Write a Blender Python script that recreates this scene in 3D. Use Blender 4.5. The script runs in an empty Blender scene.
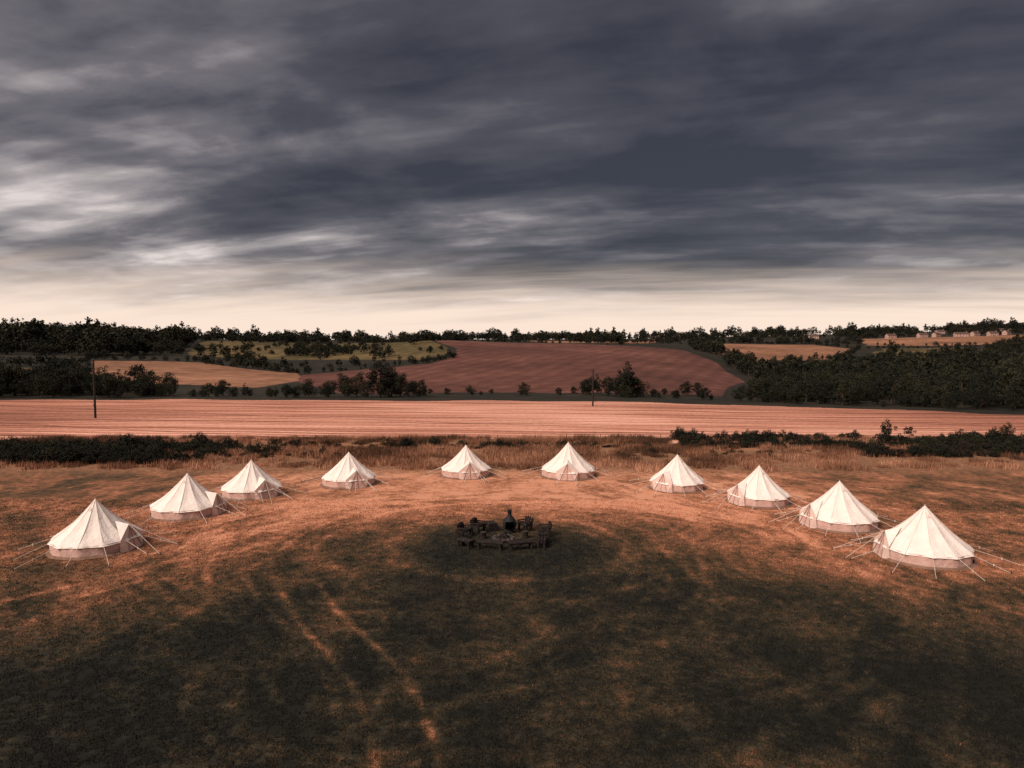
import bpy, bmesh, math, random
import numpy as np
from mathutils import Vector, Matrix
random.seed(7); rng=np.random.default_rng(7)
scene=bpy.context.scene
scene.view_settings.view_transform='Standard'
try: scene.view_settings.look='None'
except Exception: pass
scene.view_settings.exposure=0

# ------------------------------------------------------------ node helpers
class NT:
    def __init__(s,nt): s.nt=nt; s.n=nt.nodes; s.l=nt.links
    def put(s,sock,v):
        if isinstance(v,bpy.types.NodeSocket): s.l.new(v,sock)
        elif v is not None:
            try: sock.default_value=v
            except Exception: sock.default_value=(*v,1)
    def m(s,op,a,b=None,c=None,clamp=False):
        k=s.n.new('ShaderNodeMath'); k.operation=op; k.use_clamp=clamp
        s.put(k.inputs[0],a)
        if b is not None: s.put(k.inputs[1],b)
        if c is not None: s.put(k.inputs[2],c)
        return k.outputs[0]
    def add(s,a,b): return s.m('ADD',a,b)
    def sub(s,a,b): return s.m('SUBTRACT',a,b)
    def mul(s,a,b): return s.m('MULTIPLY',a,b)
    def ss(s,v,a,b,lo=0.0,hi=1.0):
        k=s.n.new('ShaderNodeMapRange'); k.interpolation_type='SMOOTHSTEP'
        s.put(k.inputs['Value'],v); k.inputs['From Min'].default_value=a; k.inputs['From Max'].default_value=b
        k.inputs['To Min'].default_value=lo; k.inputs['To Max'].default_value=hi
        return k.outputs[0]
    def noise(s,vec,scale,detail=4,rough=0.55,dist=0.0):
        k=s.n.new('ShaderNodeTexNoise'); s.put(k.inputs['Vector'],vec)
        k.inputs['Scale'].default_value=scale; k.inputs['Detail'].default_value=detail
        k.inputs['Roughness'].default_value=rough; k.inputs['Distortion'].default_value=dist
        return k.outputs['Fac']
    def mix(s,f,a,b,mode='MIX'):
        k=s.n.new('ShaderNodeMix'); k.data_type='RGBA'; k.blend_type=mode
        s.put(k.inputs[0],f)
        for i,v in ((6,a),(7,b)):
            if isinstance(v,bpy.types.NodeSocket): s.l.new(v,k.inputs[i])
            else: k.inputs[i].default_value=(*v[:3],1)
        return k.outputs[2]
    def comb(s,x,y,z):
        k=s.n.new('ShaderNodeCombineXYZ')
        for i,v in enumerate((x,y,z)): s.put(k.inputs[i],v)
        return k.outputs[0]
    def sep(s,v):
        k=s.n.new('ShaderNodeSeparateXYZ'); s.l.new(v,k.inputs[0]); return k.outputs
    def ramp(s,f,stops):
        k=s.n.new('ShaderNodeValToRGB'); s.put(k.inputs[0],f)
        e=k.color_ramp.elements
        while len(e)<len(stops): e.new(0.5)
        for el,(p,c) in zip(e,stops): el.position=p; el.color=(*c,1)
        return k.outputs[0]
    def bump(s,h,strength=0.5,dist=0.1):
        k=s.n.new('ShaderNodeBump'); s.put(k.inputs['Height'],h)
        k.inputs['Strength'].default_value=strength; k.inputs['Distance'].default_value=dist
        return k.outputs[0]

def new_mat(name):
    m=bpy.data.materials.new(name); m.use_nodes=True
    t=NT(m.node_tree); b=m.node_tree.nodes['Principled BSDF']
    b.inputs['Roughness'].default_value=0.9
    try: b.inputs['Specular IOR Level'].default_value=0.15
    except Exception: pass
    return m,t,b

# ------------------------------------------------------------ numpy noise
_gr=np.random.default_rng(99); _ang=_gr.uniform(0,2*math.pi,(256,256)); GX_=np.cos(_ang); GY_=np.sin(_ang)
def perl(x,y):
    xi=np.floor(x).astype(int); yi=np.floor(y).astype(int); fx=x-xi; fy=y-yi
    u=fx*fx*fx*(fx*(fx*6-15)+10); v=fy*fy*fy*(fy*(fy*6-15)+10)
    def g(i,j,dx,dy): return GX_[i&255,j&255]*dx+GY_[i&255,j&255]*dy
    a=g(xi,yi,fx,fy); b=g(xi+1,yi,fx-1,fy); c=g(xi,yi+1,fx,fy-1); d=g(xi+1,yi+1,fx-1,fy-1)
    return (a*(1-u)+b*u)*(1-v)+(c*(1-u)+d*u)*v
def fbm(x,y,s,o=4,r=.55,seed=0):
    out=0;amp=1;tot=0
    for k in range(o):
        out=out+amp*perl(x*s+seed*17.3+k*5.1,y*s+seed*7.7+k*9.2); tot+=amp; amp*=r; s*=2.03
    return out/tot*1.15      # roughly -0.5..0.5
def sst(v,a,b):
    k=np.clip((v-a)/(b-a),0,1); return k*k*(3-2*k)

# ------------------------------------------------------------ terrain height
DK=np.array([0,60,83,190,235,300,450,560,700,900,1100,1600,2500,3000.])
TAB={-1.2:[-4.3,-5,-1,5,10,15,21,24,24,15,12],
-.73:[-4.3,-5,-2,3.5,8.5,14,19.5,21,20,15,12],
-.5:[-4.3,-6,-4,-.5,5,10.5,13.5,14,14,12,12],
-.3:[-4.3,-6.5,-5.5,-3.5,2,9,9.5,11,12,12,12],
-.1:[-4.3,-6.5,-4.5,5,12.5,10,9,10.5,13,12,12],
.12:[-4.3,-6.5,-4.5,4,8.8,7,8,9,13,14,12],
.25:[-4.5,-7,-6,.5,5.8,4.5,7,9,17,14,12],
.36:[-5,-8,-9,-10,-10,-6,6,8,22,15,12],
.55:[-5,-8,-10,-10,-10,-7,1,12,29,18,12],
.73:[-5,-8,-10,-8,-5,-1,8,19,38,24,14],
1.2:[-5,-8,-8,-2,3,8,15,24,42,26,14]}
TS=np.array(sorted(TAB)); TT=np.linspace(-1.2,1.2,121); DD=np.arange(0,3001,5.)
rows=[np.interp(DD,DK,[0,0,0]+list(TAB[t])) for t in TS]
A=np.array(rows); A=np.array([np.interp(TT,TS,A[:,j]) for j in range(len(DD))]).T
def gs(a,ax,sig):
    k=np.arange(-int(3*sig),int(3*sig)+1); w=np.exp(-k*k/(2*sig*sig)); w/=w.sum()
    pad=[(0,0),(0,0)]; pad[ax]=(len(k)//2,len(k)//2)
    b=np.pad(a,pad,mode='edge')
    return np.apply_along_axis(lambda v:np.convolve(v,w,mode='valid'),ax,b)
A=gs(A,0,1.6)
A2=gs(A,1,4.0)
wgt=np.clip((DD-120)/100,0,1)[None,:]
A=A*(1-wgt)+A2*wgt
def hfun(x,y):
    x=np.asarray(x,float); y=np.asarray(y,float)
    r=np.hypot(x,y); az=np.clip(np.arctan2(x,y),-.86,.86)
    t=np.tan(az); d=r*np.cos(az)
    ft=np.clip((t+1.2)/2.4*120,0,119.999); fd=np.clip(d/5,0,599.999)
    i=ft.astype(int); j=fd.astype(int); a=ft-i; b=fd-j
    z=A[i,j]*(1-a)*(1-b)+A[i+1,j]*a*(1-b)+A[i,j+1]*(1-a)*b+A[i+1,j+1]*a*b
    far=np.clip((r-120)/300,0,1)
    z=z+far*(0.6*np.sin(x*.021+1)*np.cos(y*.017)+.3*np.sin(x*.05+y*.031))
    z=z+0.05*np.sin(x*.23+.5)*np.sin(y*.19)*np.clip(r/20,0,1)
    z=z-0.7*np.exp(-((d-79.5-1.2*np.sin(x*.05))/1.3)**2)
    return z
def hz(x,y): return float(hfun(x,y))
def inpoly(t,d,poly):
    c=np.zeros(t.shape,bool); n=len(poly)
    for i in range(n):
        x1,y1=poly[i]; x2,y2=poly[(i+1)%n]
        if y1==y2: continue
        cond=((y1>d)!=(y2>d))&(t<(x2-x1)*(d-y1)/(y2-y1)+x1)
        c^=cond
    return c
STUB=[(-1.3,84),(1.3,84),(1.3,118),(.73,134),(.45,162),(.2,180),(0,190),(-.4,188),(-1.3,178)]
PLOW=[(-.25,236),(.3,240),(.333,330),(.295,440),(.254,545),(.1,585),(-.11,590),(-.085,470),(-.081,410),(-.117,372),(-.3,345),(-.32,320)]
OLIV=[(-.46,500),(-.3,470),(-.13,400),(-.095,430),(-.1,520),(-.12,600),(-.2,690),(-.44,740)]
TAN1=[(-.6,268),(-.36,262),(-.3,300),(-.31,360),(-.45,430),(-.6,400)]
TAN1B=[(-1.0,262),(-.66,262),(-.64,330),(-1.0,340)]
TAN2=[(.29,640),(.36,600),(.47,700),(.49,860),(.42,960),(.30,960)]
TAN3=[(.5,950),(.7,900),(.76,1150),(.5,1200)]
TAN4=[(.05,900),(.2,900),(.22,1200),(.02,1200)]
OLI2=[(.51,720),(.62,700),(.66,860),(.53,880)]

# ------------------------------------------------------------ pasture dryness map (parched / worn turf, plus lens vignette painted in as darker front corners)
PIT=(-.5,41.4)
CELL=.1; RX0,RY0=-62,10; RNX,RNY=1240,640
rxs=RX0+np.arange(RNX)*CELL; rys=RY0+np.arange(RNY)*CELL
RX,RY=np.meshgrid(rxs,rys,indexing='ij')
def catmull(pts,n=60):
    p=np.array([pts[0]]+list(pts)+[pts[-1]],float); out=[]
    for i in range(1,len(p)-2):
        for k in range(n):
            u=k/n
            out.append(.5*((2*p[i])+(-p[i-1]+p[i+1])*u+(2*p[i-1]-5*p[i]+4*p[i+1]-p[i+2])*u*u+(-p[i-1]+3*p[i]-3*p[i+1]+p[i+2])*u**3))
    return np.array(out)
TRK=np.zeros((RNX,RNY))
def track(pts,w,k,pair=0,seed=0):
    c=catmull(pts); d=np.gradient(c,axis=0); d/=np.linalg.norm(d,axis=1)[:,None]+1e-9; nrm=np.column_stack([-d[:,1],d[:,0]])
    s=np.cumsum(np.linalg.norm(np.gradient(c,axis=0),axis=1))
    L=s[-1]; q=np.arange(0,L,.12); cx=np.interp(q,s,c[:,0]); cy=np.interp(q,s,c[:,1]); nx=np.interp(q,s,nrm[:,0]); ny=np.interp(q,s,nrm[:,1])
    wob=fbm(q,q*0,.07,2,.5,seed)*.9
    for off in ((-pair/2,pair/2) if pair else (0,)):
        xx=cx+nx*(off+wob); yy=cy+ny*(off+wob)
        inten=k*np.clip(.8+1.9*fbm(q,q*0+off,.10,3,.6,seed+3),.05,1.25)*sst(q,0,4)*sst(L-q,0,4)
        R_=int(w*2/CELL)+2
        for X_,Y_,I_ in zip(xx,yy,inten):
            i=int((X_-RX0)/CELL); j=int((Y_-RY0)/CELL)
            a0,a1,b0,b1=max(i-R_,0),min(i+R_+1,RNX),max(j-R_,0),min(j+R_+1,RNY)
            if a0>=a1 or b0>=b1: continue
            dd=((rxs[a0:a1,None]-X_)**2+(rys[None,b0:b1]-Y_)**2)/(w*w)
            TRK[a0:a1,b0:b1]=np.maximum(TRK[a0:a1,b0:b1],I_*np.exp(-dd*1.6))
track([(-2.2,14),(-4.6,23.3),(-9.2,31.7),(-12.2,38),(-12,44),(-8.5,49.5),(-2,52),(8,51.5),(14,47)],.25,.37,1.8,1)
track([(-5,17),(-8,24),(-13.5,33),(-15.5,40),(-13,48),(-6,54),(4,54.5),(12,51),(18,44),(21,34)],.28,.22,1.8,2)
track([(-27,26),(-20,34),(-15,42),(-9,48.5)],.30,.27,1.8,3)
track([(-20,18),(-15.5,27),(-14.5,36),(-12,44)],.30,.20,1.8,4)
track([(-36,34),(-28,37),(-19,44),(-15,50)],.30,.22,1.8,12)
track([(-30,20),(-22,29),(-17,38),(-13,46)],.30,.18,1.8,14)
track([(0,47.2),(4.4,45.4),(6.6,41),(5.8,36.5),(2,34.2),(-2.5,34.6),(-6.4,38),(-6.6,43),(-3,47)],.6,.22,0,5)
track([(2,48.8),(6.5,46),(8.6,41),(7.6,35.5),(3,31.8),(-3,32)],.35,.14,0,15)
track([(-4.5,46.5),(-9,42),(-9.3,36.5),(-6.5,31),(-4,27)],.35,.15,0,16)
track([(6,49),(9.4,42),(8.5,34),(5.2,27),(4.6,18)],.32,.14,1.8,6)
track([(-1,35),(1.2,30),(1.6,24),(.4,15)],.8,.13,0,7)
track([(3,50.5),(13,45),(19,36),(22.5,25),(24,16)],.35,.18,1.8,8)
track([(9,50),(20,40),(32,33),(45,28)],.35,.20,1.8,9)
track([(-7,35),(-8,29),(-5,22),(-3,15)],.5,.10,0,10)
track([(12,38),(10,30),(11,22),(14,14)],.4,.12,1.8,11)
def dry_vig_lo(x,y):
    n1=fbm(x,y,.055,3,.5,1); n2=fbm(x,y,.28,3,.6,2)
    f=48.5-.05*x*x-y+n1*15+n2*6
    Mk=sst(f,-7,9)
    rp=np.hypot(x-PIT[0],y-PIT[1]); th=np.arctan2(x-PIT[0]+2,y-PIT[1]+4); rs=np.hypot(x-PIT[0]+2,y-PIT[1]+4)
    wx=fbm(x,y,.09,2,.5,3)*6
    sw=fbm(th*5,(rs+wx)*1.2,.9,3,.6,4)                # mower passes sweeping round
    D=(1-Mk)*.44+n1*.22+n2*.48+sw*.36*sst(rs,3,9)
    D-=.22*sst(y,40,19)+.25*sst(np.abs(x),9,26)*sst(y,48,26)  # near ground and front corners darkened: lens vignette put into the turf colour
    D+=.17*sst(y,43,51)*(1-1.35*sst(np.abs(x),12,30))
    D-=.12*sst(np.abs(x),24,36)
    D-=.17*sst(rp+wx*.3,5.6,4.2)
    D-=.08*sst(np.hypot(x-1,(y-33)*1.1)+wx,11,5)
    return D+.285
DRY_VIG=dry_vig_lo(RX,RY)+TRK*np.clip(.75+1.4*fbm(RX,RY,1.1,3,.6,8),.25,1.2)
def dry_vig(x,y):
    x=np.asarray(x,float);y=np.asarray(y,float)
    fx=(x-RX0)/CELL; fy=(y-RY0)/CELL
    ins=(fx>=0)&(fx<RNX-1.01)&(fy>=0)&(fy<RNY-1.01)
    fxc=np.clip(fx,0,RNX-1.01); fyc=np.clip(fy,0,RNY-1.01); i=fxc.astype(int); j=fyc.astype(int); a=fxc-i;b=fyc-j
    v=DRY_VIG[i,j]*(1-a)*(1-b)+DRY_VIG[i+1,j]*a*(1-b)+DRY_VIG[i,j+1]*(1-a)*b+DRY_VIG[i+1,j+1]*a*b
    return np.where(ins,v,dry_vig_lo(x,y))
RAMP=[(0,(.010,.010,.008)),(.25,(.033,.028,.016)),(.5,(.110,.058,.030)),(.75,(.31,.126,.066)),(1,(.58,.272,.162))]
def rampnp(v):
    ps=[p for p,_ in RAMP]; return np.stack([np.interp(v,ps,[c[k] for _,c in RAMP]) for k in range(3)],-1)

# ------------------------------------------------------------ terrain mesh
azf=np.arange(-.85,.85,.0022); azc=np.arange(.85,2*math.pi-.85,.06)
az=np.concatenate([azf,azc]); na=len(az)
rr=np.concatenate([np.arange(1,15,1.),np.arange(15,40,.16),np.arange(40,68,.28),np.arange(68,100,1.),np.arange(100,260,1.25),np.arange(260,1000,3.),np.arange(1000,2000,14.),np.geomspace(2000,14000,24)])
nr=len(rr)
R,AZ=np.meshgrid(rr,az,indexing='ij')
X=R*np.sin(AZ); Y=R*np.cos(AZ); Z=hfun(X,Y)
verts=np.stack([X,Y,Z],-1).reshape(-1,3)
verts=np.vstack([verts,[[0,0,hz(0,.01)]]])
ii,jj=np.meshgrid(np.arange(nr-1),np.arange(na),indexing='ij')
j2=(jj+1)%na
quads=np.stack([ii*na+jj,(ii+1)*na+jj,(ii+1)*na+j2,ii*na+j2],-1).reshape(-1,4)
quads=quads[:,::-1]
ci=len(verts)-1
tris=np.stack([np.full(na,ci),np.arange(na),(np.arange(na)+1)%na],-1)[:,::-1]
me=bpy.data.meshes.new('ground'); me.vertices.add(len(verts)); me.vertices.foreach_set('co',verts.ravel())
me.loops.add(quads.size+tris.size); me.loops.foreach_set('vertex_index',np.concatenate([quads.ravel(),tris.ravel()]))
me.polygons.add(len(quads)+len(tris))
ls=np.concatenate([np.arange(len(quads))*4,len(quads)*4+np.arange(len(tris))*3])
me.polygons.foreach_set('loop_start',ls)
me.polygons.foreach_set('use_smooth',np.ones(len(ls),bool))
fr=np.concatenate([rr[ii.ravel()]*np.cos(np.clip(np.where(az[jj.ravel()]>math.pi,az[jj.ravel()]-2*math.pi,az[jj.ravel()]),-3,3)),np.zeros(na)])
me.update(calc_edges=True)
y_=verts[:,1]; x_=verts[:,0]; front=y_>5
t_=np.where(front,x_/np.where(front,y_,1),9); d_=np.where(front,y_,0)
wob=.004*np.sin(d_*.05)+.003*np.sin(d_*.023+1)
def msk(*ps):
    c=np.zeros(len(t_),bool)
    for p in ps: c|=inpoly(t_+wob*(d_>230),d_+2*np.sin(t_*30),p)
    return c.astype(float)
col=np.stack([msk(STUB),msk(PLOW),msk(OLIV,TAN1B,OLI2),msk(TAN1,TAN2,TAN3,TAN4)],-1)
ca=me.attributes.new('cover','FLOAT_COLOR','POINT'); ca.data.foreach_set('color',col.ravel())
nb_=np.hypot(x_,y_)<140
dv=np.full(len(x_),.3); dv[nb_]=dry_vig(x_[nb_],y_[nb_])
da=me.attributes.new('dryness_vignette','FLOAT','POINT'); da.data.foreach_set('value',dv)
ground=bpy.data.objects.new('ground',me); scene.collection.objects.link(ground)

# pasture material
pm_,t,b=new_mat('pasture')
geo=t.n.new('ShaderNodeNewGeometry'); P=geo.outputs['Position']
at=t.n.new('ShaderNodeAttribute'); at.attribute_name='dryness_vignette'
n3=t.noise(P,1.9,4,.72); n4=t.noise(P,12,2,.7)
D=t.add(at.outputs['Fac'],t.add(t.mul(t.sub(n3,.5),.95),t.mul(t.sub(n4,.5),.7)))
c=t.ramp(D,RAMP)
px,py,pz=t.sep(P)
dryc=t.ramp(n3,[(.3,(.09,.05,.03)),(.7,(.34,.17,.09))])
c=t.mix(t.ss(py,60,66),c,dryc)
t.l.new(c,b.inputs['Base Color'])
# farmland material
gm,t,b=new_mat('farmland')
geo=t.n.new('ShaderNodeNewGeometry'); P=geo.outputs['Position']; px,py,pz=t.sep(P); P2=t.comb(px,py,0.0)
at=t.n.new('ShaderNodeAttribute'); at.attribute_name='cover'
cs=t.n.new('ShaderNodeSeparateColor'); t.l.new(at.outputs['Color'],cs.inputs[0])
mS,mP,mO=cs.outputs[0],cs.outputs[1],cs.outputs[2]; mT=at.outputs['Alpha']
big=t.noise(P2,.012,3,.6); med=t.noise(P2,.12,3,.6); fin=t.noise(P2,1.2,3,.7)
def rows(ang,wl,dist=1.0):
    c,s=math.cos(ang),math.sin(ang)
    q=t.add(t.mul(px,-s),t.mul(py,c)); q=t.add(q,t.mul(t.sub(med,.5),dist))
    return t.m('SINE',t.mul(q,2*math.pi/wl)), q
r1,q1=rows(math.radians(-7),3.1,.9)
rb,_=rows(math.radians(-7),13,1.5)
tram=t.ss(rb,.90,1.0)
rc,_=rows(math.radians(-24),30,1.5); tram2=t.ss(rc,.985,1.0)
strn=t.noise(t.comb(t.mul(px,.025),q1,0.0),.55,4,.75)
sv=t.add(t.add(t.mul(r1,.12),t.mul(t.add(tram,t.mul(tram2,.7)),-.40)),t.add(t.mul(t.sub(strn,.5),2.3),t.add(t.mul(t.sub(fin,.5),1.0),t.mul(t.sub(big,.5),1.7))))
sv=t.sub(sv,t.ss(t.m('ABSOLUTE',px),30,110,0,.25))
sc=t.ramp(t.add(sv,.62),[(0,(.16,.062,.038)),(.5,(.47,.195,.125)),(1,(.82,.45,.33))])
p1,q2=rows(math.radians(70),9,3)
p2,_=rows(math.radians(-4),6,3)
pv=t.add(t.add(t.mul(p1,.08),t.mul(p2,.02)),t.add(t.mul(t.sub(big,.5),1.6),t.mul(t.sub(med,.5),1.0)))
pc=t.ramp(t.add(pv,.45),[(0,(.055,.024,.019)),(.5,(.115,.046,.034)),(1,(.205,.088,.064))])
oc=t.ramp(t.add(med,t.mul(t.sub(big,.5),1.7)),[(.2,(.035,.030,.013)),(.5,(.088,.064,.026)),(.8,(.16,.108,.046))])
tc=t.ramp(t.add(t.add(.42,t.mul(p2,.08)),t.add(t.mul(t.sub(med,.5),1.2),t.mul(t.sub(big,.5),1.6))),[(0,(.10,.052,.03)),(.5,(.25,.12,.067)),(1,(.42,.21,.13))])
wc=t.ramp(t.add(med,t.mul(t.sub(big,.5),.8)),[(.3,(.012,.012,.009)),(.7,(.034,.028,.018))])
dryc=t.ramp(med,[(.3,(.09,.05,.03)),(.7,(.34,.17,.09))])
c=t.mix(t.ss(py,84,92),dryc,wc)
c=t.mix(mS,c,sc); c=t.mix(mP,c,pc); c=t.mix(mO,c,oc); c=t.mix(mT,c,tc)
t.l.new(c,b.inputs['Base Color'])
me.materials.append(pm_); me.materials.append(gm)
me.polygons.foreach_set('material_index',(fr>74).astype(np.int32))
me.update()

# ------------------------------------------------------------ generic mesh helpers
def link(o,parent=None):
    scene.collection.objects.link(o)
    if parent: o.parent=parent
    return o
def mobj(name,vs,fs,mat,parent=None,smooth=False):
    m=bpy.data.meshes.new(name); m.from_pydata([tuple(v) for v in vs],[],fs)
    m.materials.append(mat); m.update()
    if smooth: m.polygons.foreach_set('use_smooth',[True]*len(m.polygons))
    o=bpy.data.objects.new(name,m); link(o,parent)
    return o
def tube(vs,fs,p0,p1,r0,r1,n=6,cap=True):
    p0=Vector(p0);p1=Vector(p1);d=(p1-p0).normalized()
    a=d.orthogonal().normalized(); b=d.cross(a); k=len(vs)
    for p,r in((p0,r0),(p1,r1)):
        for i in range(n):
            th=2*math.pi*i/n; vs.append(p+a*r*math.cos(th)+b*r*math.sin(th))
    for i in range(n):
        fs.append((k+i,k+(i+1)%n,k+n+(i+1)%n,k+n+i))
    if cap: fs.append(tuple(k+n+i for i in range(n))); fs.append(tuple(k+n-1-i for i in range(n)))
def box(vs,fs,c,s,rot=0.0,tilt=0.0):
    k=len(vs); M=Matrix.Rotation(rot,3,'Z')@Matrix.Rotation(tilt,3,'Y')
    for dx in(-.5,.5):
        for dy in(-.5,.5):
            for dz in(-.5,.5):
                vs.append(Vector(c)+M@Vector((dx*s[0],dy*s[1],dz*s[2])))
    for f in((0,1,3,2),(4,6,7,5),(0,4,5,1),(2,3,7,6),(0,2,6,4),(1,5,7,3)): fs.append(tuple(k+i for i in f))

# ------------------------------------------------------------ foliage
def leaf_mat(name,c0,c1,c2):
    m,t,b=new_mat(name)
    a=t.n.new('ShaderNodeAttribute'); a.attribute_name='shade'
    oi=t.n.new('ShaderNodeObjectInfo')
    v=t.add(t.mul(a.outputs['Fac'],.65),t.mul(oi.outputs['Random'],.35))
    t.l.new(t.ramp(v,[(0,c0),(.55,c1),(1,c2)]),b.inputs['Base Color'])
    b.inputs['Roughness'].default_value=.8
    return m
leafm=leaf_mat('foliage',(.006,.008,.006),(.014,.016,.010),(.048,.042,.020))
bushm=leaf_mat('bramble_foliage',(.006,.006,.005),(.013,.012,.009),(.04,.026,.016))
barkm,t,b=new_mat('bark')
tcn=t.n.new('ShaderNodeTexCoord')
t.l.new(t.ramp(t.noise(tcn.outputs['Object'],6,3),[(.3,(.03,.022,.016)),(.7,(.09,.065,.045))]),b.inputs['Base Color'])

def make_tree(name,coll,h=9.0,cw=3.6,trunkh=1.6,nclump=46,nl=60,leaf=.34,seed=0,mat=None):
    R=np.random.default_rng(seed); rd=random.Random(seed)
    vs=[];fs=[]
    top=Vector((R.normal(0,.2),R.normal(0,.2),h*.72))
    mid=Vector((R.normal(0,.12),R.normal(0,.12),trunkh))
    tube(vs,fs,(0,0,-.4),mid,.035*h,.026*h,8); tube(vs,fs,mid,top,.026*h,.006*h,7)
    cl=[]
    cz=(trunkh*.8+h)/2; hh=(h-trunkh*.8)/2
    for i in range(nclump):
        while True:
            p=R.uniform(-1,1,3)
            if np.dot(p,p)<1 and np.dot(p,p)>.18: break
        lob=1+.28*math.sin(3*math.atan2(p[1],p[0])+seed)+.12*R.normal()
        taper=1-.25*max(p[2],0)
        cl.append((p[0]*cw*lob*taper*.86,p[1]*cw*lob*taper*.86,cz+p[2]*hh*.88*(1+.1*R.normal()),R.uniform(.5,1.2)*cw*.27))
    for c in cl[::4]:
        s=mid.lerp(top,rd.uniform(0,.7)); tube(vs,fs,s,c[:3],.012*h,.003*h,5,False)
    nb=len(fs)
    V=[];S=[]
    for c in cl:
        sh=R.uniform(0,1)
        n=int(nl*(c[3]/(cw*.27))**1.5)+int(nl*.15)
        d=R.normal(size=(n,3)); d/=np.linalg.norm(d,axis=1)[:,None]
        rad=c[3]*R.uniform(.45,1.12,n)**.7
        ctr=d*rad[:,None]*np.array([1,1,.8])+np.array(c[:3])
        u=R.normal(size=(n,3)); u/=np.linalg.norm(u,axis=1)[:,None]
        w=np.cross(u,d+R.normal(size=(n,3))*.6); w/=np.linalg.norm(w,axis=1)[:,None]
        s=leaf*R.uniform(.5,1.1,n)[:,None]
        q=np.stack([ctr-u*s*.5,ctr+w*s*.4,ctr+u*s*.6,ctr-w*s*.4],1)
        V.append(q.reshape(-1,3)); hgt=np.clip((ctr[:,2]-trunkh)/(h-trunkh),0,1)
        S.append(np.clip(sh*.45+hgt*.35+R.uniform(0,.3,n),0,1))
    V=np.vstack(V); S=np.concatenate(S); k=len(vs); n=len(S)
    m=bpy.data.meshes.new(name)
    m.from_pydata([tuple(v) for v in vs]+V.tolist(),[],fs+[(k+4*i,k+4*i+1,k+4*i+2,k+4*i+3) for i in range(n)])
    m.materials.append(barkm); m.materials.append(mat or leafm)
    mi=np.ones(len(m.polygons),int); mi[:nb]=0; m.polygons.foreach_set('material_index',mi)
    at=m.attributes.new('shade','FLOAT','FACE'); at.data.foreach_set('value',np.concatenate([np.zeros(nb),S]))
    m.update(); o=bpy.data.objects.new(name,m); coll.objects.link(o); return o
TC=bpy.data.collections.new('tree_kinds')
make_tree('tree_a',TC,9,3.9,.7,50,55,.42,1)
make_tree('tree_b',TC,10.5,3.4,1.0,50,55,.42,2)
make_tree('tree_c',TC,7.2,4.3,.4,50,55,.40,3)
make_tree('tree_d',TC,9.5,5.0,.8,64,55,.44,4)
FC=bpy.data.collections.new('far_tree_kinds')
make_tree('far_tree_a',FC,9,3.9,.7,34,16,.95,5)
make_tree('far_tree_b',FC,11,3.4,1.0,34,16,.95,6)
make_tree('far_tree_c',FC,7.2,4.5,.4,34,16,.9,7)
make_tree('far_tree_d',FC,9.5,5.2,.8,42,16,1.0,8)
BC=bpy.data.collections.new('bush_kinds')
make_tree('bush_a',BC,2.2,1.5,.15,24,40,.21,11,bushm)
make_tree('bush_b',BC,1.6,1.7,.1,24,40,.20,12,bushm)
make_tree('bush_c',BC,2.8,1.6,.2,28,45,.22,13,leafm)

def scatter(name,pts,coll,smin,smax,sink=.0,nkind=4,var=(.85,1.15)):
    pts=np.asarray(pts,float); n=len(pts)
    z=hfun(pts[:,0],pts[:,1])-sink
    m=bpy.data.meshes.new(name); m.vertices.add(n)
    m.vertices.foreach_set('co',np.column_stack([pts[:,0],pts[:,1],z]).ravel())
    S=rng.uniform(smin,smax,n) if pts.shape[1]<3 else pts[:,2]*rng.uniform(var[0],var[1],n)
    def fa(nm,v,ty='FLOAT'):
        a=m.attributes.new(nm,ty,'POINT'); a.data.foreach_set('value',v)
    fa('sc',S); fa('rz',rng.uniform(0,6.283,n)); fa('idx',rng.integers(0,nkind,n).astype(np.int32),'INT')
    o=bpy.data.objects.new(name,m); link(o)
    ng=bpy.data.node_groups.new(name+'_scatter','GeometryNodeTree')
    ng.interface.new_socket('Geometry',in_out='INPUT',socket_type='NodeSocketGeometry')
    ng.interface.new_socket('Geometry',in_out='OUTPUT',socket_type='NodeSocketGeometry')
    N=ng.nodes; L=ng.links
    gi=N.new('NodeGroupInput'); go=N.new('NodeGroupOutput'); ip=N.new('GeometryNodeInstanceOnPoints')
    ci=N.new('GeometryNodeCollectionInfo'); ci.inputs['Collection'].default_value=coll
    ci.inputs['Separate Children'].default_value=True; ci.inputs['Reset Children'].default_value=True
    def na_(nm,ty):
        k=N.new('GeometryNodeInputNamedAttribute'); k.data_type=ty; k.inputs['Name'].default_value=nm; return k.outputs['Attribute']
    cx=N.new('ShaderNodeCombineXYZ'); L.new(na_('rz','FLOAT'),cx.inputs[2])
    er=N.new('FunctionNodeEulerToRotation'); L.new(cx.outputs[0],er.inputs[0])
    L.new(gi.outputs[0],ip.inputs['Points']); L.new(ci.outputs[0],ip.inputs['Instance'])
    ip.inputs['Pick Instance'].default_value=True
    L.new(na_('idx','INT'),ip.inputs['Instance Index']); L.new(er.outputs[0],ip.inputs['Rotation'])
    L.new(na_('sc','FLOAT'),ip.inputs['Scale']); L.new(ip.outputs[0],go.inputs[0])
    md=o.modifiers.new('scatter','NODES'); md.node_group=ng
    return o
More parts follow.
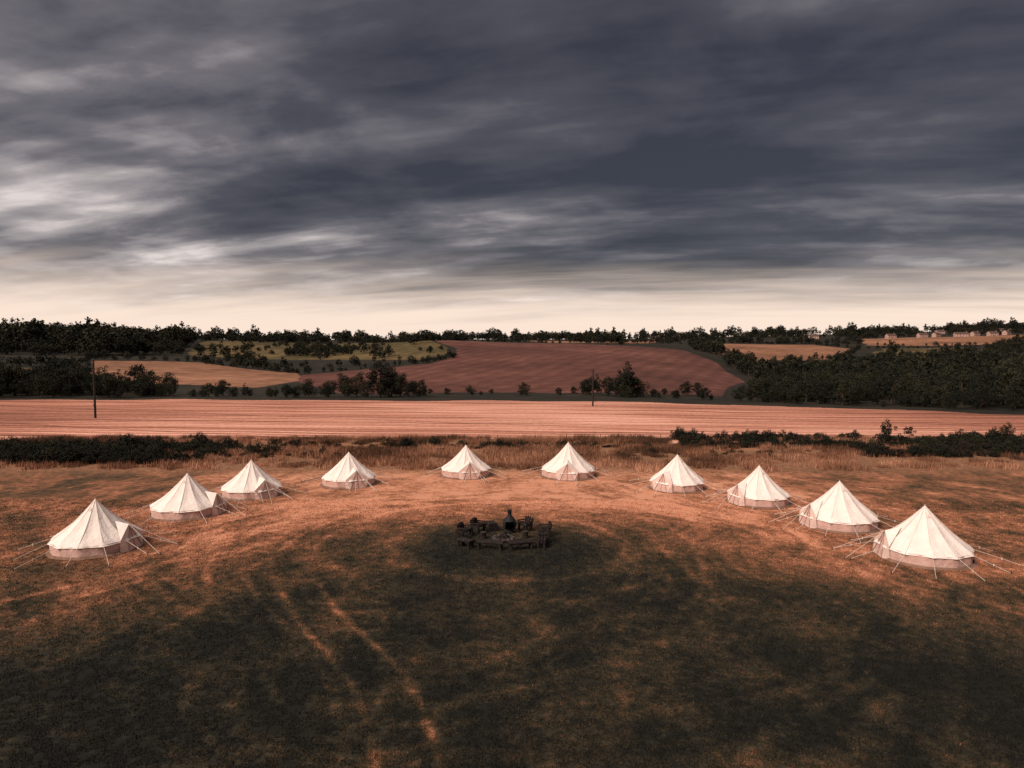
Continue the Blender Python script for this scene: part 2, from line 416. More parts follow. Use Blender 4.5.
def fill(poly,sp,jit=.5,keep=1.0,clump=None):
    ts=[p[0] for p in poly]; ds=[p[1] for p in poly]
    x0=min(a*b for a in ts for b in(min(ds),max(ds))); x1=max(a*b for a in ts for b in(min(ds),max(ds)))
    gx,gy=np.meshgrid(np.arange(x0,x1+sp,sp),np.arange(min(ds),max(ds)+sp,sp))
    gx=gx.ravel()+rng.uniform(-jit,jit,gx.size)*sp; gy=gy.ravel()+rng.uniform(-jit,jit,gy.size)*sp
    ok=inpoly(gx/gy,gy,poly)&(rng.uniform(size=gx.size)<keep)
    if clump: ok&=(fbm(gx,gy,clump,3,.6,6)+rng.normal(0,.06,gx.size)>0)
    return np.column_stack([gx[ok],gy[ok]])
def line(seg,sp,jit=1.5,keep=1.0,s=None):
    out=[]
    for (a,b) in zip(seg[:-1],seg[1:]):
        p=np.array([a[0]*a[1],a[1]]);q=np.array([b[0]*b[1],b[1]]); L=np.linalg.norm(q-p); n=max(int(L/sp),1)
        for i in range(n):
            if rng.uniform()<keep: out.append(p+(q-p)*(i+rng.uniform(-.3,.3))/n+rng.normal(0,jit,2)*.5)
    return np.array(out)
W=[]
def wadd(p,s,var=.3):
    p=np.asarray(p)
    if len(p):
        g=1+1.7*fbm(p[:,0],p[:,1],.03,3,.6,9)
        W.append(np.column_stack([p,s*np.clip(g,.4,1.9)*rng.uniform(1-var,1+var,len(p))]))
# left
wadd(fill([(-1.15,430),(-.62,440),(-.47,500),(-.45,760),(-.6,900),(-1.15,900)],10,.5,.93),1.1)
wadd(fill([(-1.15,192),(-.55,192),(-.5,203),(-.52,222),(-.68,250),(-1.15,250)],5.5),.68)
wadd(line([(-.52,204),(-.36,206),(-.13,212)],3.2,2,.85),.42)
wadd(line([(-.52,212),(-.2,216)],7,2,.6),.66)
wadd(line([(-.215,214),(-.12,216)],3.5,3),.74)
wadd(line([(-.12,222),(.1,226),(.14,226)],5,2,.75),.36)
wadd(line([(.12,226),(.2,218),(.33,205)],3.4,2.5,.9),.5)
wadd(line([(-.3,232),(.3,236)],6,2,.7),.4)
wadd(fill([(.15,212),(.185,212),(.185,222),(.15,222)],4),.8)
wadd(line([(-1.1,352),(-.64,340),(-.6,405),(-.46,436),(-.32,366)],6,2),.5)
wadd(line([(-.32,366),(-.3,350),(-.12,378),(-.085,405),(-.08,430)],3.5,1,.95),.34)
wadd(line([(-.64,340),(-.62,262),(-.55,258)],5,2),.5)
wadd(fill([(-.46,440),(-.3,380),(-.14,395),(-.28,450),(-.45,490)],8,.5,.8,.03),.45)
wadd(fill(OLIV,9,.5,.5,.02),.55)
wadd(fill([(-.33,500),(-.24,480),(-.22,540),(-.32,560)],7,.5,.8),.6)
wadd(fill([(-.47,740),(-.12,680),(-.1,760),(-.45,860)],9,.5,.85,.015),.95)
wadd(line([(-.47,742),(-.3,715),(-.12,690)],7,2,.6),.5)
wadd(line([(-.12,600),(-.11,592)],8,3,.8),.6)
wadd(line([(-.11,596),(.1,592),(.25,556)],16,3,.35),.4)
wadd(fill([(-.12,900),(.22,880),(.25,960),(-.12,980)],10,.5,.85,.012),1.0)
wadd(line([(-.12,880),(.25,870)],9,3,.6),.5)
wadd(fill([(-.6,1250),(.5,1250),(.5,1420),(-.6,1400)],15,.5,.85,.008),1.2)
wadd(fill([(-.1,1500),(1.1,1500),(1.1,1800),(-.1,1800)],17,.5,.9,.006),1.5)
# right
wadd(fill([(.335,190),(.5,168),(.75,143),(1.2,122),(1.2,330),(.36,330),(.345,260)],5.8,.5,.97),.62)
wadd(fill([(.35,330),(1.2,330),(1.2,520),(.30,520),(.31,440)],9,.5,.93),.85)
wadd(fill([(.262,560),(.34,560),(.285,640),(.28,960),(.25,960)],9,.5,.9),.75)
wadd(fill([(.5,520),(1.2,520),(1.2,690),(.5,690)],10,.5,.9,.012),.9)
wadd(fill([(.66,690),(1.2,690),(1.2,880),(.74,880)],10,.5,.9),.9)
wadd(line([(.29,632),(.36,596),(.47,690),(.495,860),(.42,968),(.3,968)],7,2,.9),.5)
wadd(line([(.5,880),(.6,870),(.7,880)],7,3,.8),.5)
wadd(fill([(.28,975),(.5,975),(.5,1010),(.28,1010)],10,.5,.8),.95)
wadd(fill([(.5,1215),(1.1,1190),(1.1,1300),(.5,1300)],11,.5,.85,.012),1.0)
wadd(line([(.5,945),(.7,895),(.76,1150)],9,2,.7),.5)
W=np.vstack(W); nearw=W[:,1]<330
scatter('hedgerow_trees',W[nearw],TC,1,1,sink=.3,var=(.95,1.05))
scatter('distant_woodland',W[~nearw],FC,1,1,sink=.3,var=(.95,1.05))
B=[]
def badd(x0,x1,y0,y1,n,s,th=-.3):
    p=np.column_stack([rng.uniform(x0,x1,n),rng.uniform(y0,y1,n),np.full(n,s)])
    g=fbm(p[:,0],p[:,1],.12,3,.6,12); p=p[g>th]; p[:,2]*=np.clip(1+1.0*fbm(p[:,0],p[:,1],.09,3,.6,13),.5,1.5); B.append(p)
badd(-80,-31,67,79.5,1300,.5); badd(-33,-25,71,79,90,.34,-.1)
badd(-110,-76,67,80,350,.5)
badd(20,38,77,86,380,.42,-.25); badd(37,110,71,85,1500,.42,-.3)
badd(-28,22,77.5,80.8,330,.33,-.12); badd(-26,36,70,78,120,.22,-.1)
scatter('bramble_thicket',np.vstack(B),BC,1,1,sink=.2,nkind=3,var=(.6,1.3))

# ------------------------------------------------------------ turf: one mesh of real blades, coloured by the dryness map, painted vignette included
n=560000
u=rng.uniform(0,1,n); yb=1/(1/16.+u*(1/52.-1/16.)); yb=np.where(rng.uniform(size=n)<.45,rng.uniform(16,52,n),yb)
xb=rng.uniform(-1,1,n)*(yb*.80+2)
clx=fbm(xb,yb,2.2,2,.6,21)
keep=clx>-.16; xb=xb[keep]; yb=yb[keep]; n=len(xb)
zb=hfun(xb,yb)
Db=dry_vig(xb,yb)+.75*fbm(xb,yb,1.7,3,.65,22)+rng.normal(0,.10,n)
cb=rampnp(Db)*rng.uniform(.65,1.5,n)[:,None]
th=rng.uniform(0,6.283,n); h=rng.uniform(.02,.085,n); ww=.014*rng.uniform(.6,1.5,n)*np.clip(yb/26,.8,1.9); ln=h*rng.uniform(0,.9,n); th2=rng.uniform(0,6.283,n)
p0=np.column_stack([xb-np.cos(th)*ww,yb-np.sin(th)*ww,zb-.01]); p1=np.column_stack([xb+np.cos(th)*ww,yb+np.sin(th)*ww,zb-.01])
p2=np.column_stack([xb+np.cos(th2)*ln,yb+np.sin(th2)*ln,zb+h])
m=bpy.data.meshes.new('grass'); m.vertices.add(3*n); m.vertices.foreach_set('co',np.stack([p0,p1,p2],1).ravel())
m.loops.add(3*n); m.loops.foreach_set('vertex_index',np.arange(3*n)); m.polygons.add(n); m.polygons.foreach_set('loop_start',np.arange(n)*3); m.update(calc_edges=True)
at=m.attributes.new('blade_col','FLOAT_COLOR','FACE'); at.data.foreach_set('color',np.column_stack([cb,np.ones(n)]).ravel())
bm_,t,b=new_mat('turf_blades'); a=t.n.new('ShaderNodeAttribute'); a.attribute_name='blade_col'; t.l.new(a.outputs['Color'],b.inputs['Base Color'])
m.materials.append(bm_); link(bpy.data.objects.new('grass',m))

sm,t,b=new_mat('dry_long_grass')
a=t.n.new('ShaderNodeAttribute'); a.attribute_name='shade'
geo=t.n.new('ShaderNodeNewGeometry'); nn=t.noise(geo.outputs['Position'],.09,2,.6)
gx_,gy_,gz_=t.sep(geo.outputs['Position'])
v=t.add(t.mul(a.outputs['Fac'],.45),t.ss(nn,.35,.62,0.0,.5))
v=t.add(v,t.ss(gy_,70,65,-.08,.12))
t.l.new(t.ramp(v,[(0,(.045,.026,.016)),(.4,(.15,.070,.040)),(.7,(.38,.18,.105)),(1,(.68,.38,.25))]),b.inputs['Base Color'])
def blades(name,coll,size,n,h0,h1,w,lean,mat,seed,clumps=0):
    R=np.random.default_rng(seed)
    cc=R.uniform(-size/2,size/2,(clumps,2)); c=cc[R.integers(0,clumps,n)]+R.normal(0,.22,(n,2))
    th=R.uniform(0,6.283,n); h=R.uniform(h0,h1,n); ln=R.uniform(0,lean,n)*h; th2=R.uniform(0,6.283,n)
    ww=w*R.uniform(.6,1.3,n)
    p0=np.column_stack([c[:,0]-np.cos(th)*ww/2,c[:,1]-np.sin(th)*ww/2,np.full(n,-.02)])
    p1=np.column_stack([c[:,0]+np.cos(th)*ww/2,c[:,1]+np.sin(th)*ww/2,np.full(n,-.02)])
    p2=np.column_stack([c[:,0]+np.cos(th2)*ln,c[:,1]+np.sin(th2)*ln,h])
    V=np.stack([p0,p1,p2],1).reshape(-1,3)
    m=bpy.data.meshes.new(name); m.vertices.add(3*n); m.vertices.foreach_set('co',V.ravel())
    m.loops.add(3*n); m.loops.foreach_set('vertex_index',np.arange(3*n)); m.polygons.add(n); m.polygons.foreach_set('loop_start',np.arange(n)*3)
    m.update(calc_edges=True); m.materials.append(mat)
    at=m.attributes.new('shade','FLOAT','FACE'); at.data.foreach_set('value',R.uniform(0,1,n))
    o=bpy.data.objects.new(name,m); coll.objects.link(o)
LC=bpy.data.collections.new('long_grass_kinds')
for i in range(3): blades('long_grass_%s'%'abc'[i],LC,2.4,520,.2,.62,.05,.5,sm,30+i,40)
gx,gy=np.meshgrid(np.arange(-100,100,1.9),np.arange(65,86,1.8)); gx=gx.ravel()+rng.uniform(-.9,.9,gx.size);gy=gy.ravel()+rng.uniform(-.9,.9,gy.size)
ok=(rng.uniform(size=gx.size)<np.clip((gy-64)/3+.35,0.2,1))&~((gx>36)&(gy<71)&(rng.uniform(size=gx.size)<.6))&(fbm(gx,gy,.2,2,.5,15)>-.2)
scatter('long_dry_grass',np.column_stack([gx[ok],gy[ok]]),LC,.5,1.2,nkind=3)

# ------------------------------------------------------------ bell tents
def canvas(name,c0,c1):
    m,t,b=new_mat(name)
    tc=t.n.new('ShaderNodeTexCoord'); n=t.noise(tc.outputs['Object'],2.2,4,.6)
    t.l.new(t.ramp(n,[(.3,c0),(.65,c1)]),b.inputs['Base Color'])
    t.l.new(t.bump(n,.7,.12),b.inputs['Normal']); return m
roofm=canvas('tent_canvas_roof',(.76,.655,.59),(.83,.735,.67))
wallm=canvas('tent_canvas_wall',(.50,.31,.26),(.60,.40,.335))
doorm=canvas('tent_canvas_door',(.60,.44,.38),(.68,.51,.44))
trimm=canvas('tent_trim',(.28,.17,.13),(.34,.22,.17))
seamm=canvas('tent_seam',(.62,.50,.44),(.68,.56,.49))
ropem=canvas('guy_rope',(.55,.47,.40),(.65,.56,.50))
skirtm=canvas('tent_mud_skirt',(.16,.09,.06),(.24,.14,.10))
ironm,t,b=new_mat('dark_iron'); b.inputs['Base Color'].default_value=(.016,.016,.017,1); b.inputs['Roughness'].default_value=.6
def tent(x,y,R,H,seed):
    rd=random.Random(seed)
    e=bpy.data.objects.new('bell_tent',None); link(e); z0=hz(x,y)
    e.location=(x,y,z0); e.rotation_euler=(0,0,math.atan2(PIT[1]-y,PIT[0]-x)+rd.uniform(-.25,.25))
    wz=.64; n=144; G=12; rows=16; ph=math.pi/G
    sagk=rd.uniform(.12,.2)
    def prof(s): return wz+(H-wz)*s-sagk*math.sin(math.pi*s)
    vs=[];fs=[]
    for k in range(rows+1):
        s=k/rows
        for i in range(n):
            th=2*math.pi*i/n
            g=abs(math.sin((th-ph)*G/2))
            rr=(R+.06)*(1-s)+.05*s
            rr*=1-.055*g*(1-s)**.6
            rr+=.02*math.sin(th*7+seed)*(1-s)+.014*math.sin(th*31+k*.6+seed)*(1-s)
            z=prof(s)-.05*g*math.sin(math.pi*s)+.02*math.sin(th*5+seed*2+s*6)*(1-s)
            if k==0: z-=.05
            vs.append((rr*math.cos(th),rr*math.sin(th),z))
    for k in range(rows):
        for i in range(n):
            a=k*n+i;b_=k*n+(i+1)%n; fs.append((a,b_,b_+n,a+n))
    fs.append(tuple(rows*n+i for i in range(n)))
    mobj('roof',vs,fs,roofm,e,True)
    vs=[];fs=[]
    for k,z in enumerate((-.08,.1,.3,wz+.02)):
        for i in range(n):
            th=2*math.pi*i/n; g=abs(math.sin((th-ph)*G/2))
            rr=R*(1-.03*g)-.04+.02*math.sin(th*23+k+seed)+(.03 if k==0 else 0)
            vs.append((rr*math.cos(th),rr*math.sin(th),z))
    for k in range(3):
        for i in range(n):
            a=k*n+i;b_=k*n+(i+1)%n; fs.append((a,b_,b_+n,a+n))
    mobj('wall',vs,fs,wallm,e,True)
    vs=[];fs=[]
    for k,(rr,z) in enumerate(((R+.16,.015),(R+.03,.05),(R-.03,.12))):
        for i in range(n):
            th=2*math.pi*i/n; vs.append((rr*math.cos(th)*(1+.01*math.sin(th*9+seed)),rr*math.sin(th)*(1+.01*math.sin(th*9+seed)),z))
    for k in range(2):
        for i in range(n):
            a=k*n+i;b_=k*n+(i+1)%n; fs.append((a,b_,b_+n,a+n))
    mobj('mud_skirt',vs,fs,skirtm,e,True)
    vs=[];fs=[]
    for i in range(G):
        th=2*math.pi*i/G+ph
        pts=[]
        for k in range(9):
            s=k/8; rr=(R+.065)*(1-s)+.055*s; z=prof(s)+.004-(0.05 if k==0 else 0)
            pts.append(Vector((rr*math.cos(th),rr*math.sin(th),z)))
        for p,q in zip(pts[:-1],pts[1:]): tube(vs,fs,p,q,.012,.012,4,False)
    mobj('roof_seams',vs,fs,seamm,e)
    vs=[];fs=[]; tube(vs,fs,(0,0,H-.13),(0,0,H+.03),.15,.06,12); tube(vs,fs,(0,0,H+.03),(0,0,H+.12),.022,.015,6)
    mobj('roof_cap',vs,fs,roofm,e)
    sB=.52; Bp=Vector(((R+.06)*(1-sB)+.05*sB,0,prof(sB)+.02))
    A_=Vector((R*.86,0,1.42))
    C=[Vector((R+.06,s*.62,0)) for s in(-1,1)]; E=[Vector((R*.93,s*.95,wz+.10)) for s in(-1,1)]
    F=[Vector((R*.90,s*.95,0)) for s in(-1,1)]
    vs=[A_,Bp,C[0],C[1],E[0],E[1],F[0],F[1]]
    mobj('entrance_canopy',vs,[(0,1,4),(0,5,1)],roofm,e)
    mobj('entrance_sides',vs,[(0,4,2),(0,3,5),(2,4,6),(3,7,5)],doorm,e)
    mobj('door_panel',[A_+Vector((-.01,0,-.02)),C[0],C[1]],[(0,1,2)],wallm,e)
    vs=[];fs=[]; tube(vs,fs,(R+.08,0,.02),A_+Vector((.02,0,-.05)),.016,.016,4)
    for s in(0,1): tube(vs,fs,C[s]+Vector((.03,0,0)),A_+Vector((.02,0,0)),.018,.018,4)
    mobj('door_zip_and_frame',vs,fs,trimm,e)
    vs=[];fs=[]
    for th in (math.pi*.5,math.pi,math.pi*1.5):
        s=.80
        for (dt,ds) in((-.20,0),(.20,0),(0,.07)):
            s2=s+ds; r2=((R+.06)*(1-s2)+.05*s2)
            vs.append(Vector((r2*math.cos(th+dt),r2*math.sin(th+dt),prof(s2)+.03)))
        k=len(vs)-3; fs.append((k,k+1,k+2))
    mobj('roof_vents',vs,fs,seamm,e)
    vs=[];fs=[];pv=[];pf=[]
    ang=[2*math.pi*i/G+ph for i in range(G)]
    for th in ang:
        L=R+1.75+rd.uniform(-.3,.5); dth=rd.uniform(-.06,.06)
        p=(( R+.06)*math.cos(th),(R+.06)*math.sin(th),wz-.02); q=(L*math.cos(th+dth),L*math.sin(th+dth),.06)
        tube(vs,fs,p,q,.012,.012,4)
        box(vs,fs,(Vector(p)*.45+Vector(q)*.55),(.05,.03,.12),th)
        tube(pv,pf,(q[0],q[1],-.1),(q[0]+.06*math.cos(th),q[1]+.06*math.sin(th),.16),.02,.015,5)
    for s in(-1,1):
        q=(R+2.1,s*.9,.05); tube(vs,fs,A_,q,.012,.012,4); tube(pv,pf,(q[0],q[1],-.1),(q[0]+.05,q[1],.15),.02,.015,5)
    mobj('guy_ropes',vs,fs,ropem,e); mobj('tent_pegs',pv,pf,ironm,e)
for i,(x,y,R,H) in enumerate([(-24.0,39.8,2.35,2.75),(-22.5,48,2.4,2.7),(-20.3,54,2.25,2.65),(-13.6,57.8,2.2,2.6),(-4.1,61.7,2.2,2.6),(5.0,61.7,2.4,2.9),(13.4,56.2,2.15,2.65),(18.3,51.3,2.2,2.65),(21.35,45.1,2.35,2.8),(22.9,38.3,2.4,2.8)]):
    tent(x,y,R,H,i+1)

# ------------------------------------------------------------ fire circle
woodm,t,b=new_mat('weathered_wood')
tcn=t.n.new('ShaderNodeTexCoord')
t.l.new(t.ramp(t.noise(tcn.outputs['Object'],5,4,.7),[(.3,(.010,.008,.008)),(.55,(.024,.018,.016)),(.8,(.09,.066,.054))]),b.inputs['Base Color'])
stonem,t,b=new_mat('hearth_stone')
tcn=t.n.new('ShaderNodeTexCoord')
t.l.new(t.ramp(t.noise(tcn.outputs['Object'],3,4,.7),[(.3,(.02,.017,.016)),(.7,(.085,.066,.058))]),b.inputs['Base Color'])
ashm,t,b=new_mat('ash')
tcn=t.n.new('ShaderNodeTexCoord')
t.l.new(t.ramp(t.noise(tcn.outputs['Object'],4,4,.7),[(.3,(.012,.01,.01)),(.7,(.07,.055,.05))]),b.inputs['Base Color'])
PZ=hz(*PIT)
def bench(th,r,w=1.5,back=True,rot=0,name='log_bench'):
    e=bpy.data.objects.new(name,None); link(e)
    x,y=PIT[0]+r*math.cos(th),PIT[1]+r*math.sin(th)
    e.location=(x,y,hz(x,y)); e.rotation_euler=(0,0,th+rot)
    vs=[];fs=[]
    for k in(-.17,0,.17): tube(vs,fs,(k,-w/2+k*.2,.42),(k+.01,w/2,.43),.09,.08,8)
    mobj('seat',vs,fs,woodm,e)
    vs=[];fs=[]
    for s in(-1,1):
        tube(vs,fs,(-.17,s*w*.4,-.05),(-.17,s*w*.4,.37),.07,.065,8)
        if back:
            tube(vs,fs,(.2,s*w*.4,-.05),(.38,s*w*.4,.80),.06,.045,8)
            tube(vs,fs,(-.25,s*w*.45,.60),(.27,s*w*.45,.60),.04,.04,7); tube(vs,fs,(-.2,s*w*.45,.4),(-.2,s*w*.45,.60),.035,.035,7)
        else: tube(vs,fs,(.17,s*w*.4,-.05),(.17,s*w*.4,.37),.07,.065,8)
    mobj('legs_and_arms',vs,fs,woodm,e)
    if back:
        vs=[];fs=[]
        for i in range(4):
            yy=-w*.33+i*w*.22; tube(vs,fs,(.24,yy,.44),(.38,yy*1.1,.82+.05*(i in(1,2))),.06,.055,7)
        tube(vs,fs,(.36,-w/2,.70),(.36,w/2,.71),.045,.045,8)
        mobj('backrest',vs,fs,woodm,e)
for (th,r,w,bk,rot) in [(-1.95,2.05,1.6,False,.15),(-1.1,2.2,1.5,False,-.2),(-.25,2.35,.9,True,.2),(.3,2.6,.85,True,-.15),(1.0,2.4,.9,True,-.4),(2.3,2.4,.9,True,.4),(2.85,2.45,.85,True,-.1),(3.4,2.35,.9,True,.25),(-2.55,2.65,1.0,False,.3),(-.6,2.7,.8,False,.5)]:
    bench(th,r,w,bk,rot,'rustic_chair' if bk else 'log_bench')
e=bpy.data.objects.new('fire_pit',None); link(e); e.location=(PIT[0],PIT[1],PZ)
vs=[];fs=[]
for i in range(12):
    th=2*math.pi*i/12; k=len(vs); sx=random.uniform(.26,.34)
    c=Vector((.58*math.cos(th),.58*math.sin(th),.08))
    bmm=bmesh.new(); bmesh.ops.create_icosphere(bmm,subdivisions=2,radius=.5)
    for v in bmm.verts:
        q=Vector((v.co.x*.32,v.co.y*sx*1.0,v.co.z*.28))*(1+.18*math.sin(v.co.x*9+i)*math.cos(v.co.y*8+i*2)); q.rotate(Matrix.Rotation(th,3,'Z').to_euler()); vs.append(q+c)
    for f in bmm.faces: fs.append(tuple(k+v.index for v in f.verts))
    bmm.free()
mobj('stone_ring',vs,fs,stonem,e,True)
vs=[(0,0,.09)]+[(.5*math.cos(i*.3927),.5*math.sin(i*.3927),.03) for i in range(16)]
mobj('ash_bed',vs,[(0,1+i,1+(i+1)%16) for i in range(16)],ashm,e,True)
vs=[];fs=[]
for i in range(7):
    th=i*.9; tube(vs,fs,(.4*math.cos(th),.4*math.sin(th),.08),(-.05*math.cos(th),-.05*math.sin(th),.5),.055,.04,7)
mobj('firewood',vs,fs,woodm,e)
prof=[(.10,0),(.34,.02),(.34,.12),(.30,.16),(.44,.30),(.50,.52),(.46,.76),(.34,.92),(.20,1.02),(.155,1.10),(.14,1.36),(.18,1.40),(.18,1.44),(.12,1.44),(.11,1.1)]
e=bpy.data.objects.new('chiminea',None); link(e); cx,cy=PIT[0]+.35,PIT[1]+1.55; e.location=(cx,cy,hz(cx,cy)); e.rotation_euler=(0,0,-math.pi/2)
vs=[];fs=[];n=28
for r,z in prof:
    for i in range(n): vs.append((r*.85*math.cos(2*math.pi*i/n),r*.85*math.sin(2*math.pi*i/n),z))
for k in range(len(prof)-1):
    for i in range(n):
        if 4<=k<=5 and (i<3 or i>=n-3): continue
        a=k*n+i;b_=k*n+(i+1)%n; fs.append((a,b_,b_+n,a+n))
mobj('body',vs,fs,ironm,e,True)
vs=[];fs=[]
for a_ in(.5,2.6,4.7): tube(vs,fs,(.28*math.cos(a_),.28*math.sin(a_),.1),(.42*math.cos(a_),.42*math.sin(a_),-.05),.03,.025,6)
mobj('legs',vs,fs,ironm,e)
for (dx,dy) in((-1.25,.3),(1.3,.35),(.85,-1.15)):
    e=bpy.data.objects.new('log_stool',None); link(e); x,y=PIT[0]+dx,PIT[1]+dy; e.location=(x,y,hz(x,y))
    vs=[];fs=[]; tube(vs,fs,(0,0,-.03),(0,0,.18),.21,.18,12,False); tube(vs,fs,(0,0,.18),(0,0,.40),.18,.19,12); mobj('trunk_section',vs,fs,woodm,e)
    vs=[(.17*math.cos(i*.5236),.17*math.sin(i*.5236),.404) for i in range(12)]; mobj('cut_top',vs,[tuple(range(12))],stonem,e)
e=bpy.data.objects.new('firewood_stack',None); link(e); x,y=PIT[0]-.8,PIT[1]+2.2; e.location=(x,y,hz(x,y)); e.rotation_euler=(0,0,.3)
vs=[];fs=[]
for r_ in range(3):
    for i in range(5-r_):
        tube(vs,fs,((i+r_*.5)*.2-.4,-.4,.1+r_*.17),((i+r_*.5)*.2-.4,.4,.1+r_*.17),.095,.09,8)
mobj('split_logs',vs,fs,woodm,e)

# ------------------------------------------------------------ utility poles
polem,t,b=new_mat('pole_timber'); b.inputs['Base Color'].default_value=(.03,.024,.02,1)
postm,t,b=new_mat('fence_timber'); b.inputs['Base Color'].default_value=(.10,.06,.042,1)
def pole(x,y,h):
    e=bpy.data.objects.new('utility_pole',None); link(e); e.location=(x,y,hz(x,y))
    vs=[];fs=[]; tube(vs,fs,(0,0,-.5),(0,0,h),.2,.14,10); mobj('post',vs,fs,polem,e,False)
    vs=[];fs=[]; box(vs,fs,(0,0,h-.35),(.1,1.2,.12),.6); mobj('crossarm',vs,fs,polem,e)
    vs=[];fs=[]
    for s in(-.5,0,.5): tube(vs,fs,(-s*math.sin(.6),s*math.cos(.6),h-.3),(-s*math.sin(.6),s*math.cos(.6),h-.05),.05,.04,7)
    mobj('insulators',vs,fs,ironm,e)
    vs=[];fs=[]; box(vs,fs,(.0,-.2,2.2),(.3,.03,.35)); mobj('warning_plate',vs,fs,ironm,e)
pole(-72.4,121,10.0); pole(18.5,159.5,8.4)

# ------------------------------------------------------------ wire fence along the ditch
e=bpy.data.objects.new('wire_fence',None); link(e)
vs=[];fs=[];wv=[];wf=[];prev=None
for x in np.arange(-95,95,3.9):
    x=x+random.uniform(-.4,.4); y=82.6+1.0*math.sin(x*.04); z=hz(x,y); l=random.uniform(-.07,.07)
    tube(vs,fs,(x,y,z-.3),(x+l,y+l,z+random.uniform(.75,.95)),.035,.03,6)
    if prev is not None:
        for hh_ in(.3,.6,.78): tube(wv,wf,(prev[0],prev[1],prev[2]+hh_),(x,y,z+hh_),.006,.006,3,False)
    prev=(x,y,z)
mobj('posts',vs,fs,postm,e); mobj('wires',wv,wf,ironm,e)

for (x,y,s,k) in((47.5,88,.72,'bush_c'),(50.5,88.5,.62,'bush_a'),(64,90,.6,'bush_c')):
    o=bpy.data.objects.new('bush',bpy.data.objects[k].data); link(o); o.location=(x,y,hz(x,y)-.1); o.scale=(s*.9,s*.9,s*1.1); o.rotation_euler=(0,0,x)

# ------------------------------------------------------------ far farmhouses
brickm,t,b=new_mat('house_wall'); 
tcn=t.n.new('ShaderNodeTexCoord'); t.l.new(t.ramp(t.noise(tcn.outputs['Object'],.6,3),[(.3,(.34,.21,.17)),(.7,(.50,.35,.29))]),b.inputs['Base Color'])
tilem,t,b=new_mat('house_roof'); b.inputs['Base Color'].default_value=(.09,.055,.048,1)
glassm,t,b=new_mat('window_glass'); b.inputs['Base Color'].default_value=(.03,.03,.035,1); b.inputs['Roughness'].default_value=.2
def house(tt,d,w,l,rot):
    x=tt*d; e=bpy.data.objects.new('brick_house',None); link(e); e.location=(x,d,hz(x,d)-.3); e.rotation_euler=(0,0,rot)
    h=5.2; vs=[(-l/2,-w/2,0),(l/2,-w/2,0),(l/2,w/2,0),(-l/2,w/2,0),(-l/2,-w/2,h),(l/2,-w/2,h),(l/2,w/2,h),(-l/2,w/2,h),(-l/2,0,h+2.9),(l/2,0,h+2.9)]
    mobj('walls',vs,[(0,1,5,4),(1,2,6,9,5),(2,3,7,6),(3,0,4,8,7)],brickm,e)
    o=.4; vs=[(-l/2-o,-w/2-o,h-.2),(l/2+o,-w/2-o,h-.2),(l/2+o,0,h+3.05),(-l/2-o,0,h+3.05),(l/2+o,w/2+o,h-.2),(-l/2-o,w/2+o,h-.2)]
    mobj('roof',vs,[(0,1,2,3),(3,2,4,5)],tilem,e)
    vs=[];fs=[]
    for sx in(-.35,-.12,.12,.35):
        for z in(1.5,3.9): box(vs,fs,(sx*l,-w/2-.02,z),(1.1,.1,1.2))
    mobj('windows',vs,fs,glassm,e)
    vs=[];fs=[]; box(vs,fs,(0,-w/2-.03,1.0),(1.0,.1,2.0)); mobj('door',vs,fs,tilem,e)
    vs=[];fs=[]; box(vs,fs,(l*.4,0,h+3.2),(.8,.8,1.8)); mobj('chimney',vs,fs,brickm,e)
for a_ in((.205,1230,8,14,.2),(.235,1235,8,12,-.3),(.585,1165,8,15,.1),(.605,1175,8,12,.4),(.64,1160,9,20,-.2),(.66,1172,8,13,.3),(.685,1150,9,14,0),(.705,1165,8,13,.5),(.54,1180,9,15,.1),(.43,1240,9,16,-.2),(.65,1330,10,18,.2),(.61,1345,9,14,-.1),(.70,1340,9,16,.1)): house(*a_)

# ------------------------------------------------------------ sky
w=bpy.data.worlds.new('World'); scene.world=w; w.use_nodes=True
t=NT(w.node_tree); bg=w.node_tree.nodes['Background']
SUN_EL=math.radians(40); SUN_AZ=math.radians(-132)   # compass from +Y, clockwise: left and behind the camera
sky=t.n.new('ShaderNodeTexSky'); sky.sky_type='NISHITA'; sky.sun_disc=False
sky.sun_elevation=SUN_EL; sky.sun_rotation=SUN_AZ
tc=t.n.new('ShaderNodeTexCoord'); x,y,z=t.sep(tc.outputs['Generated'])
zp=t.m('MAXIMUM',z,0.0); zc=t.add(zp,.12)
u=t.m('DIVIDE',x,zc); v=t.m('DIVIDE',y,zc)
c_,s_=math.cos(.26),math.sin(.26)
ur=t.add(t.mul(u,c_),t.mul(v,-s_)); vr=t.add(t.mul(u,s_),t.mul(v,c_))
base=t.comb(t.mul(ur,.78),vr,9.1)
wp=t.n.new('ShaderNodeTexNoise'); t.put(wp.inputs['Vector'],base); wp.inputs['Scale'].default_value=1.0; wp.inputs['Detail'].default_value=1
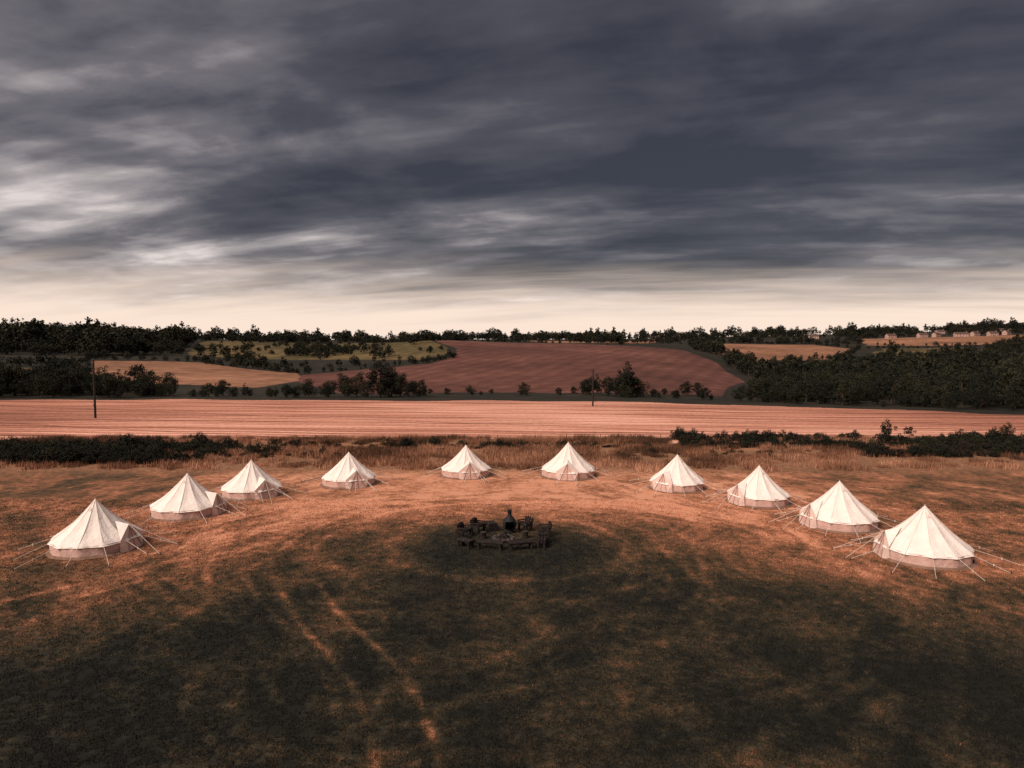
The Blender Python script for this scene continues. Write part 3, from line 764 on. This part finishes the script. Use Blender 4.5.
va=t.n.new('ShaderNodeVectorMath'); va.operation='MULTIPLY_ADD'; t.l.new(wp.outputs['Color'],va.inputs[0]); va.inputs[1].default_value=(.5,.5,0); t.l.new(base,va.inputs[2])
wv_=va.outputs[0]
nA=t.noise(wv_,.85,2,.5); nB=t.noise(wv_,2.7,5,.56); nC=t.noise(t.comb(t.mul(ur,.36),t.mul(vr,1.5),3.0),1.3,4,.55)
cl=t.add(t.add(t.mul(t.sub(nA,.5),1.5),t.mul(t.sub(nB,.5),1.0)),t.mul(t.sub(nC,.5),1.35))
cl=t.add(cl,t.ss(x,.40,-.62,-.12,.30))
cl=t.add(cl,.32)
cl=t.add(cl,t.ss(z,.20,.05,0,.17))
cc=t.ramp(cl,[(0,(.038,.038,.050)),(.3,(.076,.072,.087)),(.55,(.165,.150,.165)),(.8,(.41,.365,.365)),(1,(.76,.68,.65))])
hzn=t.ss(t.add(z,t.mul(t.sub(nC,.5),.10)),.115,.02)
cc=t.mix(hzn,cc,(1.0,.80,.67))
cc=t.mix(t.ss(z,.5,.85),cc,(.60,.53,.51))  # zenith, out of view, brightened to light the tents from above
skc=t.mix(1.0,sky.outputs[0],(.10,.10,.10),'MULTIPLY')
cc=t.mix(.05,cc,skc)
t.l.new(cc,bg.inputs['Color']); bg.inputs['Strength'].default_value=1.0

sd=bpy.data.lights.new('sun','SUN'); sd.energy=4.1; sd.angle=math.radians(28); sd.color=(1,.83,.72)
so=bpy.data.objects.new('sun',sd); link(so)
dirv=Vector((math.sin(SUN_AZ)*math.cos(SUN_EL),math.cos(SUN_AZ)*math.cos(SUN_EL),math.sin(SUN_EL)))
so.rotation_euler=dirv.to_track_quat('Z','Y').to_euler()

# ------------------------------------------------------------ camera
cd=bpy.data.cameras.new('camera'); cd.sensor_width=36; cd.lens=24.6; cd.clip_end=20000; cd.clip_start=.1
co=bpy.data.objects.new('camera',cd); link(co); co.location=(0,0,12); co.rotation_euler=(math.radians(90-3.6),0,0)
scene.camera=co
